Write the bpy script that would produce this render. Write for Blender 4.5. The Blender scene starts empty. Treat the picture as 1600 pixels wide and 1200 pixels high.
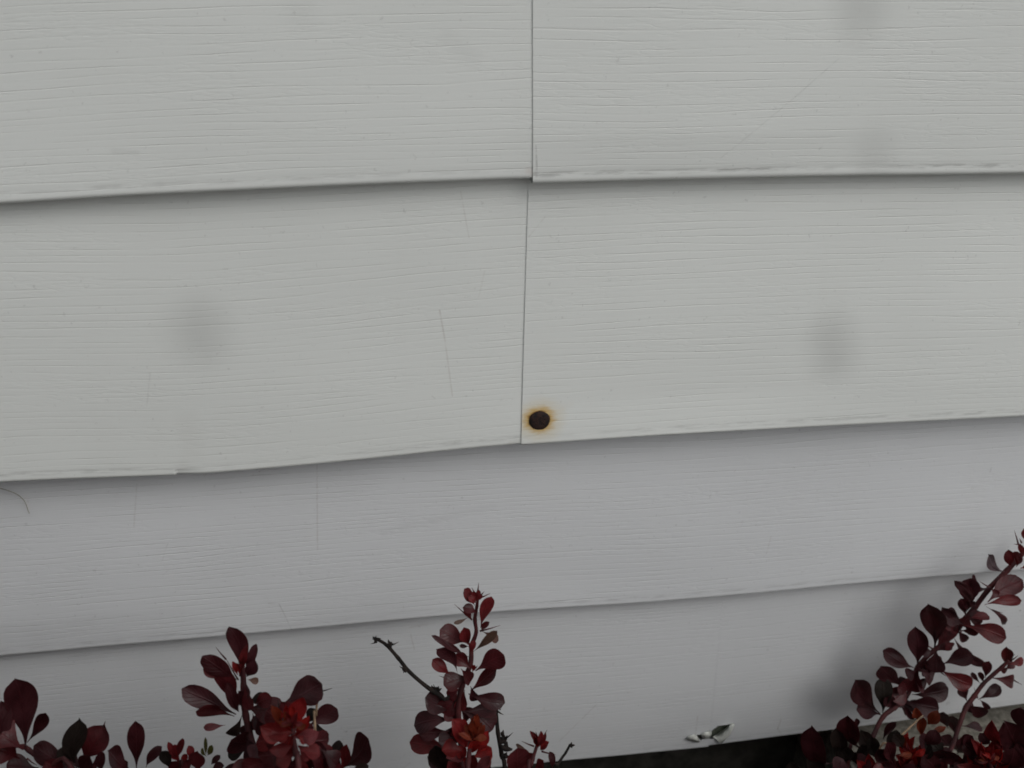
import bpy, bmesh, math, random
import numpy as np
from mathutils import Vector, noise as mnoise
rad = math.radians
scn = bpy.context.scene
COL = scn.collection

# ------------------------------------------------------------------ camera, sky, sun, exposure
CAM = Vector((0.0, -0.43, 0.575))
PITCH, YAW, ROLL = rad(27), rad(9.5), rad(1.0)
FW = Vector((math.sin(YAW)*math.cos(PITCH), math.cos(YAW)*math.cos(PITCH), -math.sin(PITCH)))
RT0 = Vector((math.cos(YAW), -math.sin(YAW), 0)); UP0 = RT0.cross(FW)
RT = math.cos(ROLL)*RT0 + math.sin(ROLL)*UP0
UP = -math.sin(ROLL)*RT0 + math.cos(ROLL)*UP0
cam = bpy.data.cameras.new('camera'); camo = bpy.data.objects.new('camera', cam); COL.objects.link(camo)
from mathutils import Matrix
M = Matrix((RT, UP, -FW)).transposed().to_4x4(); M.translation = CAM
camo.matrix_world = M
cam.sensor_width = 36; cam.lens = 36; cam.clip_start = .01; cam.clip_end = 200
cam.dof.use_dof = True; cam.dof.focus_distance = .47; cam.dof.aperture_fstop = 15
scn.camera = camo

SUN_EL, SUN_AZ = 44, 34          # azimuth: degrees to the right of straight out from the wall
w = bpy.data.worlds.new('World'); scn.world = w; w.use_nodes = True
nt = w.node_tree; nt.nodes.clear()
sky = nt.nodes.new('ShaderNodeTexSky'); sky.sky_type = 'NISHITA'; sky.sun_disc = False
sky.sun_elevation = rad(SUN_EL); sky.sun_rotation = rad(180 - SUN_AZ)
sky.air_density = 1.0; sky.dust_density = 3.0
hs = nt.nodes.new('ShaderNodeHueSaturation'); hs.inputs['Saturation'].default_value = .16
bg = nt.nodes.new('ShaderNodeBackground'); bg.inputs['Strength'].default_value = .14
wo = nt.nodes.new('ShaderNodeOutputWorld')
nt.links.new(sky.outputs[0], hs.inputs['Color']); nt.links.new(hs.outputs[0], bg.inputs['Color']); nt.links.new(bg.outputs[0], wo.inputs[0])
sl = bpy.data.lights.new('sun', 'SUN'); sl.energy = 0.52; sl.angle = rad(40); sl.color = (1, .98, .95)
so = bpy.data.objects.new('sun', sl); COL.objects.link(so)
sd = Vector((math.sin(rad(SUN_AZ))*math.cos(rad(SUN_EL)), -math.cos(rad(SUN_AZ))*math.cos(rad(SUN_EL)), math.sin(rad(SUN_EL))))
so.rotation_euler = sd.to_track_quat('Z', 'Y').to_euler(); so.location = sd*5
vs = scn.view_settings; vs.view_transform = 'Standard'; vs.look = 'None'; vs.exposure = -0.51; vs.gamma = 1; vs.use_curve_mapping = False
scn.cycles.max_bounces = 6; scn.cycles.filter_width = 1.7

# ------------------------------------------------------------------ helpers
def at(px, py, Y):
    """point of the place seen at photo pixel (px, py) at depth Y (wall sheathing is Y = 0)"""
    d = FW*1600 + RT*(px-800) + UP*(600-py)
    return CAM + d*((Y-CAM.y)/d.y)
def tag(o, label=None, cat=None, group=None, kind=None):
    for k, v in (('label', label), ('category', cat), ('group', group), ('kind', kind)):
        if v: o[k] = v
    return o
def empty(name, loc=(0, 0, 0)):
    o = bpy.data.objects.new(name, None); o.empty_display_size = .05; o.location = loc; COL.objects.link(o); return o
def link(name, me, mat, parent=None, smooth=True):
    o = bpy.data.objects.new(name, me); COL.objects.link(o)
    me.materials.append(mat)
    if smooth: me.polygons.foreach_set('use_smooth', [True]*len(me.polygons))
    if parent:
        o.parent = parent; r = parent
        off = Vector((0, 0, 0))
        while r: off += r.location; r = r.parent
        o.location = -off
    return o
def mesh(name, V, F):
    me = bpy.data.meshes.new(name); me.from_pydata([tuple(v) for v in V], [], F); me.update(); return me
class Nodes:
    def __init__(s, name):
        s.m = bpy.data.materials.new(name); s.m.use_nodes = True; s.t = s.m.node_tree; s.t.nodes.clear()
        s.out = s.n('ShaderNodeOutputMaterial')
    def n(s, typ, **kw):
        x = s.t.nodes.new(typ)
        for k, v in kw.items(): setattr(x, k, v)
        return x
    def put(s, sock, v):
        if v is None: return
        if hasattr(v, 'links') or isinstance(v, bpy.types.NodeSocket): s.t.links.new(v, sock)
        else: sock.default_value = v
    def math(s, op, a, b=None, c=None, clamp=False):
        x = s.n('ShaderNodeMath', operation=op, use_clamp=clamp)
        s.put(x.inputs[0], a); s.put(x.inputs[1], b); s.put(x.inputs[2], c); return x.outputs[0]
    def vec(s, op, a, b=None, scale=None):
        x = s.n('ShaderNodeVectorMath', operation=op)
        s.put(x.inputs[0], a); s.put(x.inputs[1], b)
        if scale is not None: s.put(x.inputs['Scale'], scale)
        return x.outputs['Value'] if op in ('DOT_PRODUCT', 'LENGTH') else x.outputs[0]
    def noise(s, v, scale, detail=2, rough=.5, w=None):
        x = s.n('ShaderNodeTexNoise'); s.put(x.inputs['Vector'], v)
        x.inputs['Scale'].default_value = scale; x.inputs['Detail'].default_value = detail; x.inputs['Roughness'].default_value = rough
        return x.outputs[0]
    def rng(s, v, a, b, c=0., d=1., smooth=True):
        x = s.n('ShaderNodeMapRange', interpolation_type='SMOOTHSTEP' if smooth else 'LINEAR')
        s.put(x.inputs[0], v)
        for i, q in enumerate((a, b, c, d)): s.put(x.inputs[i+1], q)
        return x.outputs[0]
    def mix(s, f, a, b):
        x = s.n('ShaderNodeMix', data_type='RGBA'); s.put(x.inputs[0], f); s.put(x.inputs[6], a); s.put(x.inputs[7], b); return x.outputs[2]
    def comb(s, x, y, z=0.):
        q = s.n('ShaderNodeCombineXYZ'); s.put(q.inputs[0], x); s.put(q.inputs[1], y); s.put(q.inputs[2], z); return q.outputs[0]
    def bsdf(s, col, rough=.5, bump=None, dist=.001, strength=1., spec=.5):
        p = s.n('ShaderNodeBsdfPrincipled'); s.put(p.inputs['Base Color'], col); s.put(p.inputs['Roughness'], rough)
        p.inputs['Specular IOR Level'].default_value = spec
        if bump is not None:
            b = s.n('ShaderNodeBump'); b.inputs['Distance'].default_value = dist; b.inputs['Strength'].default_value = strength
            s.t.links.new(bump, b.inputs['Height']); s.t.links.new(b.outputs[0], p.inputs['Normal'])
        s.t.links.new(p.outputs[0], s.out.inputs[0]); return p

# ------------------------------------------------------------------ materials
GREY = (.17, .165, .155, 1); BROWN = (.22, .165, .115, 1); BLACK = (.03, .028, .025, 1)
def vinyl(name, base, marks=(), rust=None, seed=0., faceY=-.01, grain=1., dirt=.3, freq=1.):
    """off-white embossed vinyl; UV = metres along the panel, metres up from its butt edge"""
    N = Nodes(name)
    uv = N.n('ShaderNodeUVMap'); uv.uv_map = 'UVMap'
    sx = N.n('ShaderNodeSeparateXYZ'); N.t.links.new(uv.outputs[0], sx.inputs[0]); u, v = sx.outputs[0], sx.outputs[1]
    us = N.math('ADD', u, seed)
    # wood-grain grooves: wandering, unevenly spaced lines
    n1 = N.noise(N.comb(N.math('MULTIPLY', us, 9), N.math('MULTIPLY', v, 75), seed), 1, 1)
    n2 = N.noise(N.comb(N.math('MULTIPLY', us, 42), N.math('MULTIPLY', v, 210), seed+3), 1, 2)
    n0 = N.noise(N.comb(N.math('MULTIPLY', us, 1.3), N.math('MULTIPLY', v, 22), seed+9), 1, 1)
    s = N.math('MULTIPLY', v, 330*freq)
    s = N.math('ADD', s, N.math('MULTIPLY', n1, 1.7)); s = N.math('ADD', s, N.math('MULTIPLY', n2, .26)); s = N.math('ADD', s, N.math('MULTIPLY', n0, 4.5))
    fr = N.math('FRACT', s); idx = N.math('FLOOR', s)
    d = N.math('ABSOLUTE', N.math('SUBTRACT', fr, .5))
    g = N.rng(d, .0, .115, 1, 0)
    am = N.noise(N.comb(N.math('MULTIPLY', us, 26), N.math('MULTIPLY', idx, 7.31), seed+5), 1, 2)
    am = N.rng(am, .34, .64, .10, 1)
    g = N.math('MULTIPLY', g, am)
    # finer short ticks between them
    f1 = N.noise(N.comb(N.math('MULTIPLY', us, 110), N.math('MULTIPLY', v, 1150), seed+1), 1, 2, .6)
    f2 = N.noise(N.comb(N.math('MULTIPLY', us, 70), N.math('MULTIPLY', v, 560), seed+2), 1, 1)
    tk = N.rng(N.math('ABSOLUTE', N.math('SUBTRACT', f2, .5)), .0, .06, 1, 0)
    tkm = N.rng(N.noise(N.comb(N.math('MULTIPLY', us, 14), N.math('MULTIPLY', v, 60), seed+7), 1, 2), .45, .62)
    h = N.math('MULTIPLY', g, -1.)
    h = N.math('ADD', h, N.math('MULTIPLY', N.math('MULTIPLY', tk, tkm), -.38))
    h = N.math('ADD', h, N.math('MULTIPLY', f1, .42))
    h = N.math('MULTIPLY', h, N.rng(v, .0015, .005, .15, 1))
    # colour
    tc = N.n('ShaderNodeTexCoord').outputs['Object']
    pos = N.vec('MULTIPLY', tc, (1, 0, 1))
    big = N.noise(tc, 7, 3)
    col = N.mix(N.rng(big, .35, .7), tuple(c*.965 for c in base[:3])+(1,), base)
    st_ = N.noise(N.comb(N.math('MULTIPLY', us, 60), N.math('MULTIPLY', v, 9), seed+6), 1, 3, .6)
    col = N.mix(N.math('MULTIPLY', N.rng(st_, .52, .74), .022), col, (.50, .47, .40, 1))
    sp = N.noise(tc, 420, 2, .6)
    col = N.mix(N.math('MULTIPLY', N.rng(sp, .66, .78), .17), col, GREY)
    # grooves tinted slightly brown; grime along the butt crease
    col = N.mix(N.math('MULTIPLY', g, .045), col, BROWN)
    cr = N.math('MULTIPLY', N.rng(v, .0022, .0040), N.rng(v, .0044, .0060, 1, 0))
    crn = N.noise(N.comb(N.math('MULTIPLY', us, 90), N.math('MULTIPLY', v, 900), seed), 1, 3, .65)
    crn2 = N.noise(N.comb(N.math('MULTIPLY', us, 7), 0., seed), 1, 2)
    cr = N.math('MULTIPLY', cr, N.math('MULTIPLY', N.rng(crn, .40, .62), N.rng(crn2, .36, .62, .25, 1)))
    col = N.mix(N.math('MULTIPLY', cr, dirt), col, GREY)
    wob = N.noise(tc, 60, 3)
    wv = N.n('ShaderNodeTexNoise'); N.put(wv.inputs['Vector'], tc); wv.inputs['Scale'].default_value = 45; wv.inputs['Detail'].default_value = 3
    jit = N.vec('SCALE', N.vec('SUBTRACT', wv.outputs['Color'], (.5, .5, .5)), scale=.004)
    pj = N.vec('ADD', pos, jit)
    for (x1, y1, x2, y2, wpx, st, c, soft) in marks:
        a = at(x1, y1, faceY); b = at(x2, y2, faceY); a.y = b.y = 0; ab = b-a
        wm = wpx*.00029
        rel = N.vec('SUBTRACT', pj if soft else pos, tuple(a))
        if ab.length > 1e-6:
            t = N.math('MULTIPLY', N.vec('DOT_PRODUCT', rel, tuple(ab)), 1/ab.length_squared, clamp=True)
            rel = N.vec('SUBTRACT', rel, N.vec('SCALE', tuple(ab), scale=t))
        dist = N.vec('LENGTH', rel)
        mk = N.rng(dist, 0. if soft else wm*.3, wm*(1.3 if soft else 1.), st*(.52 if soft else .5), 0)
        if not soft: mk = N.math('MULTIPLY', mk, N.rng(N.noise(tc, 300, 2), .35, .6, .2, 1))
        else: mk = N.math('MULTIPLY', mk, N.rng(wob, .2, .8, .8, 1.15, False))
        col = N.mix(mk, col, c)
    if rust:
        c, r = rust; rel = N.vec('MULTIPLY', N.vec('SUBTRACT', pj, (c.x, 0, c.z)), (1., 0, 1.15)); dist = N.vec('LENGTH', rel)
        nn = N.noise(N.comb(N.math('MULTIPLY', us, 220), N.math('MULTIPLY', v, 700), 0.), 1, 3)
        dn = N.math('ADD', dist, N.math('MULTIPLY', N.math('SUBTRACT', nn, .5), r*.9))
        col = N.mix(N.rng(dn, r*1.0, r*3.4, .42, 0), col, (.68, .54, .27, 1))
        col = N.mix(N.rng(dn, r*.95, r*2.05, .92, 0), col, (.60, .38, .09, 1))
        col = N.mix(N.rng(dn, r*.85, r*1.28, 1., 0), col, (.16, .055, .016, 1))
    p = N.bsdf(col, .5, h, .000088*grain, 1.0, .4)
    return N.m

def simple(name, c1, c2, scale, rough=.6, bump=.0, detail=4, lo=.35, hi=.65):
    N = Nodes(name); tc = N.n('ShaderNodeTexCoord').outputs['Object']
    a = N.noise(tc, scale, detail, .6)
    col = N.mix(N.rng(a, lo, hi), c1+(1,), c2+(1,))
    N.bsdf(col, rough, a if bump else None, bump or .001); return N.m
def leafmat(name, trans, rough):
    N = Nodes(name); at_ = N.n('ShaderNodeAttribute'); at_.attribute_name = 'tint'
    uv = N.n('ShaderNodeUVMap'); uv.uv_map = 'UVMap'
    sx = N.n('ShaderNodeSeparateXYZ'); N.t.links.new(uv.outputs[0], sx.inputs[0]); a, b = sx.outputs[0], sx.outputs[1]
    tc = N.n('ShaderNodeTexCoord').outputs['Object']
    n = N.noise(tc, 160, 3, .6); n2 = N.noise(tc, 900, 2)
    ab = N.math('ABSOLUTE', b)
    vein = N.math('SUBTRACT', N.math('MULTIPLY', a, 8.), N.math('MULTIPLY', ab, 2.4))
    vd = N.math('ABSOLUTE', N.math('SUBTRACT', N.math('FRACT', vein), .5))
    side = N.rng(vd, 0., .10, 1, 0); mid = N.rng(ab, .02, .10, 1, 0)
    vm = N.math('MAXIMUM', mid, N.math('MULTIPLY', side, .45))
    k = N.rng(n, .3, .7, .72, 1.25)
    col = N.vec('SCALE', at_.outputs['Color'], scale=k)
    col = N.mix(N.math('MULTIPLY', vm, .22), col, N.vec('SCALE', at_.outputs['Color'], scale=1.9))
    rim = N.rng(ab, .88, 1., 0, .45)
    col = N.mix(rim, col, N.vec('MULTIPLY', at_.outputs['Color'], (1.9, 1., 1.)))
    h = N.math('ADD', N.math('MULTIPLY', vm, -.5), N.math('MULTIPLY', n2, .25))
    p = N.bsdf(col, N.rng(n, .3, .7, rough-.06, rough+.1), h, .00030, 1, .40)
    tr = N.n('ShaderNodeBsdfTranslucent'); N.put(tr.inputs[0], N.vec('MULTIPLY', col, (1.6, 1.0, 1.0)))
    mx = N.n('ShaderNodeMixShader'); mx.inputs[0].default_value = trans
    N.t.links.new(p.outputs[0], mx.inputs[1]); N.t.links.new(tr.outputs[0], mx.inputs[2]); N.t.links.new(mx.outputs[0], N.out.inputs[0])
    return N.m
MAT_LEAF = leafmat('purple leaf', .10, .43)
MAT_NEW = leafmat('young red leaf', .22, .55)
MAT_STEM = simple('red stem', (.04, .006, .008), (.085, .012, .013), 120, .75)
MAT_BARK = simple('dark bark', (.006, .004, .0035), (.022, .013, .010), 260, .9, .0005)
MAT_TAN = simple('dry stalk', (.20, .13, .08), (.34, .24, .15), 200, .7)
MAT_RUST = simple('rusted iron', (.007, .004, .004), (.036, .015, .010), 700, .85, .0006, 5)
MAT_CONC = simple('concrete', (.20, .19, .16), (.36, .34, .29), 260, .9, .0012, 6)
MAT_FOUND = simple('dark block', (.045, .043, .036), (.10, .095, .08), 60, .9, .002, 5)  # dark grey block, much darker than the ledge concrete
MAT_SOIL = simple('dark soil', (.010, .008, .006), (.040, .030, .022), 90, .95, .006, 6)
MAT_SHEATH = simple('sheathing', (.10, .085, .06), (.16, .14, .10), 20, .9)
MAT_TORN = simple('torn vinyl', (.64, .66, .60), (.80, .82, .76), 300, .5, .0003)
MAT_GREENBACK = simple('mossy back', (.10, .12, .085), (.20, .22, .17), 400, .9)

# ------------------------------------------------------------------ ground and base of the house
def grid_plane(name, x0, x1, y0, y1, z, nx, ny, amp, mat, f=6.):
    V, F = [], []
    for j in range(ny+1):
        for i in range(nx+1):
            x = x0+(x1-x0)*i/nx; y = y0+(y1-y0)*j/ny
            V.append((x, y, z + amp*mnoise.fractal(Vector((x*f, y*f, 0)), 1., 2., 4)))
            if i < nx and j < ny: k = j*(nx+1)+i; F.append((k, k+1, k+nx+2, k+nx+1))
    return link(name, mesh(name, V, F), mat)
tag(grid_plane('ground', -25, 25, -45, .6, -.012, 10, 10, 0, MAT_SOIL), kind='structure')
tag(grid_plane('soil', -1.3, 1.7, -.9, .12, .0, 150, 60, .012, MAT_SOIL, 14.), kind='structure')
def box_mesh(name, lo, hi, bev=.0):
    bm = bmesh.new(); bmesh.ops.create_cube(bm, size=1)
    for v in bm.verts:
        for a in range(3): v.co[a] = lo[a] if v.co[a] < 0 else hi[a]
    if bev: bmesh.ops.bevel(bm, geom=bm.edges[:], offset=bev, segments=3, affect='EDGES')
    me = bpy.data.meshes.new(name); bm.to_mesh(me); bm.free(); return me
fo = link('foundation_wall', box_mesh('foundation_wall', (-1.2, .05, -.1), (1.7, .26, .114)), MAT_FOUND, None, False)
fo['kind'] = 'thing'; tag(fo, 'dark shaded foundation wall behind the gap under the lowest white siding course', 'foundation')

# ------------------------------------------------------------------ the siding
XL, XR = -1.15, 1.65
wall = empty('siding_wall', (0, 0, .1))
wall['kind'] = 'thing'; tag(wall, 'white wood-grain vinyl siding wall of overlapping courses behind the red shrubs', 'wall')
sh = link('sheathing', box_mesh('sheathing', (XL, .0, .115), (XR, .10, 1.42)), MAT_SHEATH, wall, False)

def curve(pts, Y):
    """butt edge traced along the wall: X -> Z"""
    P = sorted([(lambda q: (q.x, q.z))(at(x, y, Y)) for x, y in pts])
    xs = np.array([p[0] for p in P]); zs = np.array([p[1] for p in P])
    def f(x):
        if x < xs[0]: return float(zs[0])
        if x > xs[-1]: return float(zs[-1])
        return float(np.interp(x, xs, zs))
    return f
def smooth(f, r=.02):
    return lambda x: sum(f(x+r*k/4)*w for k, w in zip((-4, -3, -2, -1, 0, 1, 2, 3, 4), (.04, .08, .12, .16, .2, .16, .12, .08, .04)))

def spacing(xa, xb, fine):
    xs = [xa]; x = xa
    while x < xb - 1e-6:
        st = .012
        if -.32 < x < .78: st = .003
        for a, b, s_ in fine:
            if a-.003 < x < b+.003: st = s_
        x = min(x+st, xb); xs.append(x)
    return xs

def course(label, xa, xb, zb, Yb, ztop, Ytop, mat, end_left=False, end_right=False, fine=(), hole=None, lean=0., wav=.0012, seed=0., nick=None, thick=.0011, lip=.00005):
    """one course: a face leaning out to its butt, a rounded nose and a return; xa may lean with height"""
    prof = []                                   # (fraction-less) list of (height above butt, dy from face line, is_return)
    R = .0022
    V, F, UV = [], [], []
    xs = spacing(xa, xb, fine)
    n_face = 46 if not hole else 120
    for x0 in xs:
        z_b = zb(x0); yb = Yb(x0) if callable(Yb) else Yb
        yt = Ytop
        zt = ztop(x0) if callable(ztop) else ztop
        H = zt - z_b
        row = []
        for k in range(n_face+1):
            t = k/n_face
            hgt = R + (H-R)*(1-t)**1.6           # t = 0 is the hidden top
            tt = 1-hgt/H
            y = yt + (yb-yt)*tt
            y += -wav*(mnoise.noise(Vector((x0*3.1+seed, (z_b+hgt)*9, seed)))*1.4+.6*mnoise.noise(Vector((x0*9+seed, (z_b+hgt)*16, seed+4)))) * min(1, hgt/.02)
            y += lip*math.exp(-((hgt-.0044)/.0009)**2)
            row.append((y, z_b+hgt, hgt))
        for a in (22, 45, 68, 90):               # nose
            a = rad(a); row.append((yb + R - R*math.cos(a), z_b + R - R*math.sin(a), R*(1-math.sin(a))*.5))
        row.append((yb + .008, z_b + .0002, 0.)); row.append((yb + .0095, z_b+.004, 0.))
        for (y, z, hv) in row:
            x = x0 + lean*(z-z_b)*max(0, 1-(x0-xs[0])/.08)
            if nick: y, z = nick(x, y, z, hv)
            V.append((x, y, z)); UV.append((x, hv + (0 if not lean else 0)))
    m = n_face+1+4+2
    for i in range(len(xs)-1):
        for k in range(m-1):
            a = i*m+k; q = (a, a+1, a+m+1, a+m)
            if hole:
                c = [sum(V[j][d] for j in q)/4 for d in range(3)]
                if hole(c) and k < n_face: continue
            F.append(q)
    # cut ends show the thickness of the sheet
    for flag, i in ((end_left, 0), (end_right, len(xs)-1)):
        if flag:
            base = len(V); nn = n_face+5
            for k in range(nn): V.append(V[i*m+k]); UV.append(UV[i*m+k])
            for k in range(nn):
                x, y, z = V[i*m+k]; V.append((x + .0003*(1 if i == 0 else -1), y+thick*1.1, z)); UV.append(UV[i*m+k])
            for k in range(nn-1):
                p, q = base+k, base+nn+k
                F.append((p, q, q+1, p+1) if i == 0 else (p, p+1, q+1, q))
    me = mesh('siding_course', V, F)
    ul = me.uv_layers.new(name='UVMap')
    idx = np.zeros(len(me.loops), int); me.loops.foreach_get('vertex_index', idx)
    ul.data.foreach_set('uv', np.array(UV)[idx].astype(np.float32).ravel())
    o = link('siding_course', me, mat, wall)
    if label: o['label'] = label
    return o

Y1, Y2, Y3, Y4 = -.0165, -.0235, -.0145, -.0135
Z = lambda x, y, Y: at(x, y, Y).z
b1l = smooth(curve([(0,321),(100,314),(200,307.5),(300,303),(400,298),(500,293.5),(600,289),(700,285.5),(800,281.5),(860,280)], Y1))
b1r = smooth(curve([(815,289),(900,287),(1000,284),(1100,281.5),(1200,279),(1300,277),(1400,275.5),(1500,274.5),(1600,273)], Y1-.0008))
b2l = smooth(curve([(0,756),(100,751.5),(200,748),(300,744.5),(400,736.5),(500,727.5),(600,717.5),(700,706.5),(814,696),(850,693)], Y2))
b2r = smooth(curve([(800,700),(900,693),(1000,686),(1100,680),(1200,674.5),(1300,669),(1400,664),(1500,659),(1600,654)], Y2-.0014))
b3 = smooth(curve([(0,1028),(100,1019),(200,1009.5),(300,1001.5),(400,992),(500,983),(600,973.5),(700,964.5),(800,957),(900,951),(1000,945),(1100,937),(1200,928),(1300,918),(1400,909),(1500,901),(1600,893)], Y3))
b4s = smooth(curve([(300,1256),(700,1210),(900,1188),(1040,1174),(1106,1167.5),(1240,1150),(1340,1138),(1400,1130),(1500,1116),(1600,1102)], Y4), .01)
xstep = at(1108, 1169, Y4).x
b4 = lambda x: b4s(x) - (.0011 if x < xstep else 0)*max(0, 1-max(0, xstep-x-.05)/.08)
OFF = "siding course"
CW = (.760, .785, .756, 1); CWB = (.755, .775, .785, 1)
m1l = [(470, 20, 470, 20, 30, .1, GREY, 1), (700, 60, 740, 90, 16, .10, GREY, 1), (826, 262, 832, 266, 7, .35, (.42, .24, .17, 1), 1), (180, 232, 215, 236, 5, .18, GREY, 1)]
m1r = [(1346, 0, 1352, 24, 50, .36, GREY, 1), (1360, 235, 1360, 262, 46, .22, GREY, 1), (1310, 92, 1240, 150, 1.6, .30, GREY, 0), (1240, 150, 1120, 245, 1.6, .22, GREY, 0),
       (836, 240, 836, 272, 2.4, .35, GREY, 0), (835.5, 225, 837, 262, 1.6, .4, GREY, 0), (1275, 230, 1280, 226, 2, .4, GREY, 0)]
m2l = [(309, 516, 313, 534, 56, .36, GREY, 1), (688, 490, 696, 535, 2.2, .38, BROWN, 0), (696, 535, 706, 615, 2.0, .30, BROWN, 0), (724, 310, 736, 380, 1.8, .22, BROWN, 0),
       (294, 655, 300, 700, 22, .09, BROWN, 1), (288, 720, 284, 742, 12, .12, BROWN, 1), (234, 585, 230, 632, 2, .2, GREY, 0), (760, 430, 750, 470, 2, .14, BROWN, 0), (795, 683, 813, 680, 6, .3, BROWN, 1)]
m2r = [(1300, 528, 1304, 560, 52, .36, GREY, 1), (858, 350, 832, 380, 1.8, .25, BROWN, 0), (818, 690, 818, 693, 4, .5, GREY, 1), (890, 630, 880, 635, 9, .1, (.6, .45, .3, 1), 1)]
m3 = [(495, 735, 496, 860, 2.0, .34, BROWN, 0), (211, 765, 208, 828, 2.0, .25, BROWN, 0), (420, 938, 436, 938, 1.8, .4, GREY, 0), (436, 938, 447, 958, 1.8, .4, GREY, 0), (447, 958, 457, 978, 1.8, .35, GREY, 0),
      (600, 835, 770, 795, 9, .10, GREY, 1), (1204, 838, 1196, 862, 2.2, .3, BROWN, 0), (1327, 889, 1328, 889, 3.2, .9, BLACK, 0), (262, 850, 252, 880, 1.6, .25, GREY, 0), (36, 787, 40, 800, 6, .3, (.75, .7, .66, 1), 1)]
m4 = [(932, 1097, 872, 1152, 2.0, .30, BROWN, 0), (642, 997, 648, 1020, 2.2, .3, BROWN, 0), (640, 990, 668, 985, 3, .2, BROWN, 1), (640, 1185, 618, 1202, 2, .3, GREY, 0), (1218, 1117, 1212, 1132, 3, .4, BROWN, 0), (1212, 1132, 1220, 1145, 3, .3, BROWN, 0),
      (1478, 1093, 1476, 1094, 5, .7, BLACK, 0), (1088, 1115, 1084, 1140, 3, .3, BROWN, 0), (538, 1139, 541, 1139, 3, .8, BLACK, 0), (698, 974, 690, 976, 4, .3, BROWN, 0), (1597, 958, 1598, 958, 3, .6, BLACK, 0)]
NAIL = at(843, 657, Y2+.001)
mats = dict(r1l=vinyl('vinyl aged a', CW, m1l, None, .0, Y1+.004, 1.0), r1r=vinyl('vinyl aged b', CW, m1r, None, 2.3, Y1+.003, 1.0, .5),
            r2l=vinyl('vinyl aged c', CW, m2l, None, 4.1, Y2+.006, .9), r2r=vinyl('vinyl aged d', CW, m2r, (NAIL, .0046), 6.7, Y2+.004, 1.0),
            r3=vinyl('vinyl cool a', CWB, m3, None, 8.9, Y3+.004, 1.25, .25, 1.12), r4=vinyl('vinyl cool b', CWB, m4, None, 11.3, Y4+.004, 1.3, .15, 1.2),
            up=vinyl('vinyl plain', CW, (), None, 14.7))
BACK = lambda f, d=.022: (lambda x: f(x)+d)     # how far a course tucks up behind the one above
def nick2(x, y, z, hv):
    xx = at(275, 745, Y2).x
    d = x-xx
    if 0 < d < .012 and hv < .003: z += .0005*(1-d/.012); y += .0005*(1-d/.012)
    return y, z
top1 = b1r(.3)+.117
x1t = at(837, 0, Y1).x; x1b = at(832, 288, Y1).x
x2b = at(814, 698, Y2).x
nf1 = [(x1b-.03, x1b+.01, .0012)]; nf2 = [(x2b-.03, x2b+.01, .0012)]
j1 = x1b; j2 = x2b
course('upper left siding course, its end lapped under the next piece', XL, j1+.03, b1l, Y1, lambda x: top1+.02, -.0035, mats['r1l'], end_right=True, lip=.00010, seed=1, fine=nf1)
course('upper right siding course with a dirty bottom edge, lapped over its neighbour', x1b, XR, b1r, Y1-.0008, lambda x: top1+.02, -.0043, mats['r1r'], end_left=True, lip=.00018, seed=1, lean=(x1t-x1b)/(Z(837, 0, Y1)-Z(832, 288, Y1)), fine=nf1)
course('warped siding course with a smudge and a nicked sagging bottom edge', XL, j2+.03, b2l, Y2, lambda x: b1l(x)+.020, -.0030, mats['r2l'], end_right=True, seed=3, fine=nf2+[(at(270, 745, Y2).x, at(285, 745, Y2).x, .0008)], nick=nick2, wav=.0018)
course('siding course held by the rusty nail near its left end', j2, XR, b2r, Y2-.0008, lambda x: b1r(x)+.020, -.0038, mats['r2r'], end_left=True, seed=3, wav=.0018, lean=(at(825, 286, -.0065).x-x2b)/(at(825, 286, -.0065).z-at(814, 698, Y2).z), fine=nf2)
course('plain siding course under the nailed one', XL, XR, b3, Y3, lambda x: min(b2l(x), b2r(x))+.024, -.0025, mats['r3'], seed=5)
# torn hole near the bottom edge of the lowest course
def inpoly(p, poly):
    c = False; j = len(poly)-1
    for i in range(len(poly)):
        if (poly[i][1] > p[1]) != (poly[j][1] > p[1]) and p[0] < (poly[j][0]-poly[i][0])*(p[1]-poly[i][1])/(poly[j][1]-poly[i][1])+poly[i][0]: c = not c
        j = i
    return c
def w2p(p):
    d = Vector(p)-CAM; k = d.dot(FW); return (800+1600*d.dot(RT)/k, 600-1600*d.dot(UP)/k)
HOLE = [(1088, 1149), (1096, 1148), (1101, 1144), (1112, 1142), (1117, 1138), (1122, 1134), (1132, 1133), (1143, 1131), (1140, 1139), (1134, 1148), (1128, 1156), (1118, 1154), (1106, 1154), (1094, 1156)]
hx0, hx1 = at(1080, 1150, Y4).x, at(1150, 1150, Y4).x
lo4 = course('lowest siding course with a torn hole above its bottom edge', XL, XR, b4, Y4, lambda x: b3(x)+.022, -.0025, mats['r4'], seed=6, fine=[(hx0, hx1, .0006)], hole=lambda c: hx0 < c[0] < hx1 and inpoly(w2p(c), HOLE))
def patch(name, px, mat, parent, thick=.0009):
    """small bent scrap of sheet: px = rows of (x, y, Y)"""
    V, F = [], []
    for r in px:
        for (x, y, Y) in r: V.append(at(x, y, Y))
    n = len(px[0])
    for j in range(len(px)-1):
        for i in range(n-1): k = j*n+i; F.append((k, k+1, k+n+1, k+n))
    me = mesh(name, V, F); o = link(name, me, mat, parent)
    s = o.modifiers.new('s', 'SOLIDIFY'); s.thickness = thick
    return o
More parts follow.
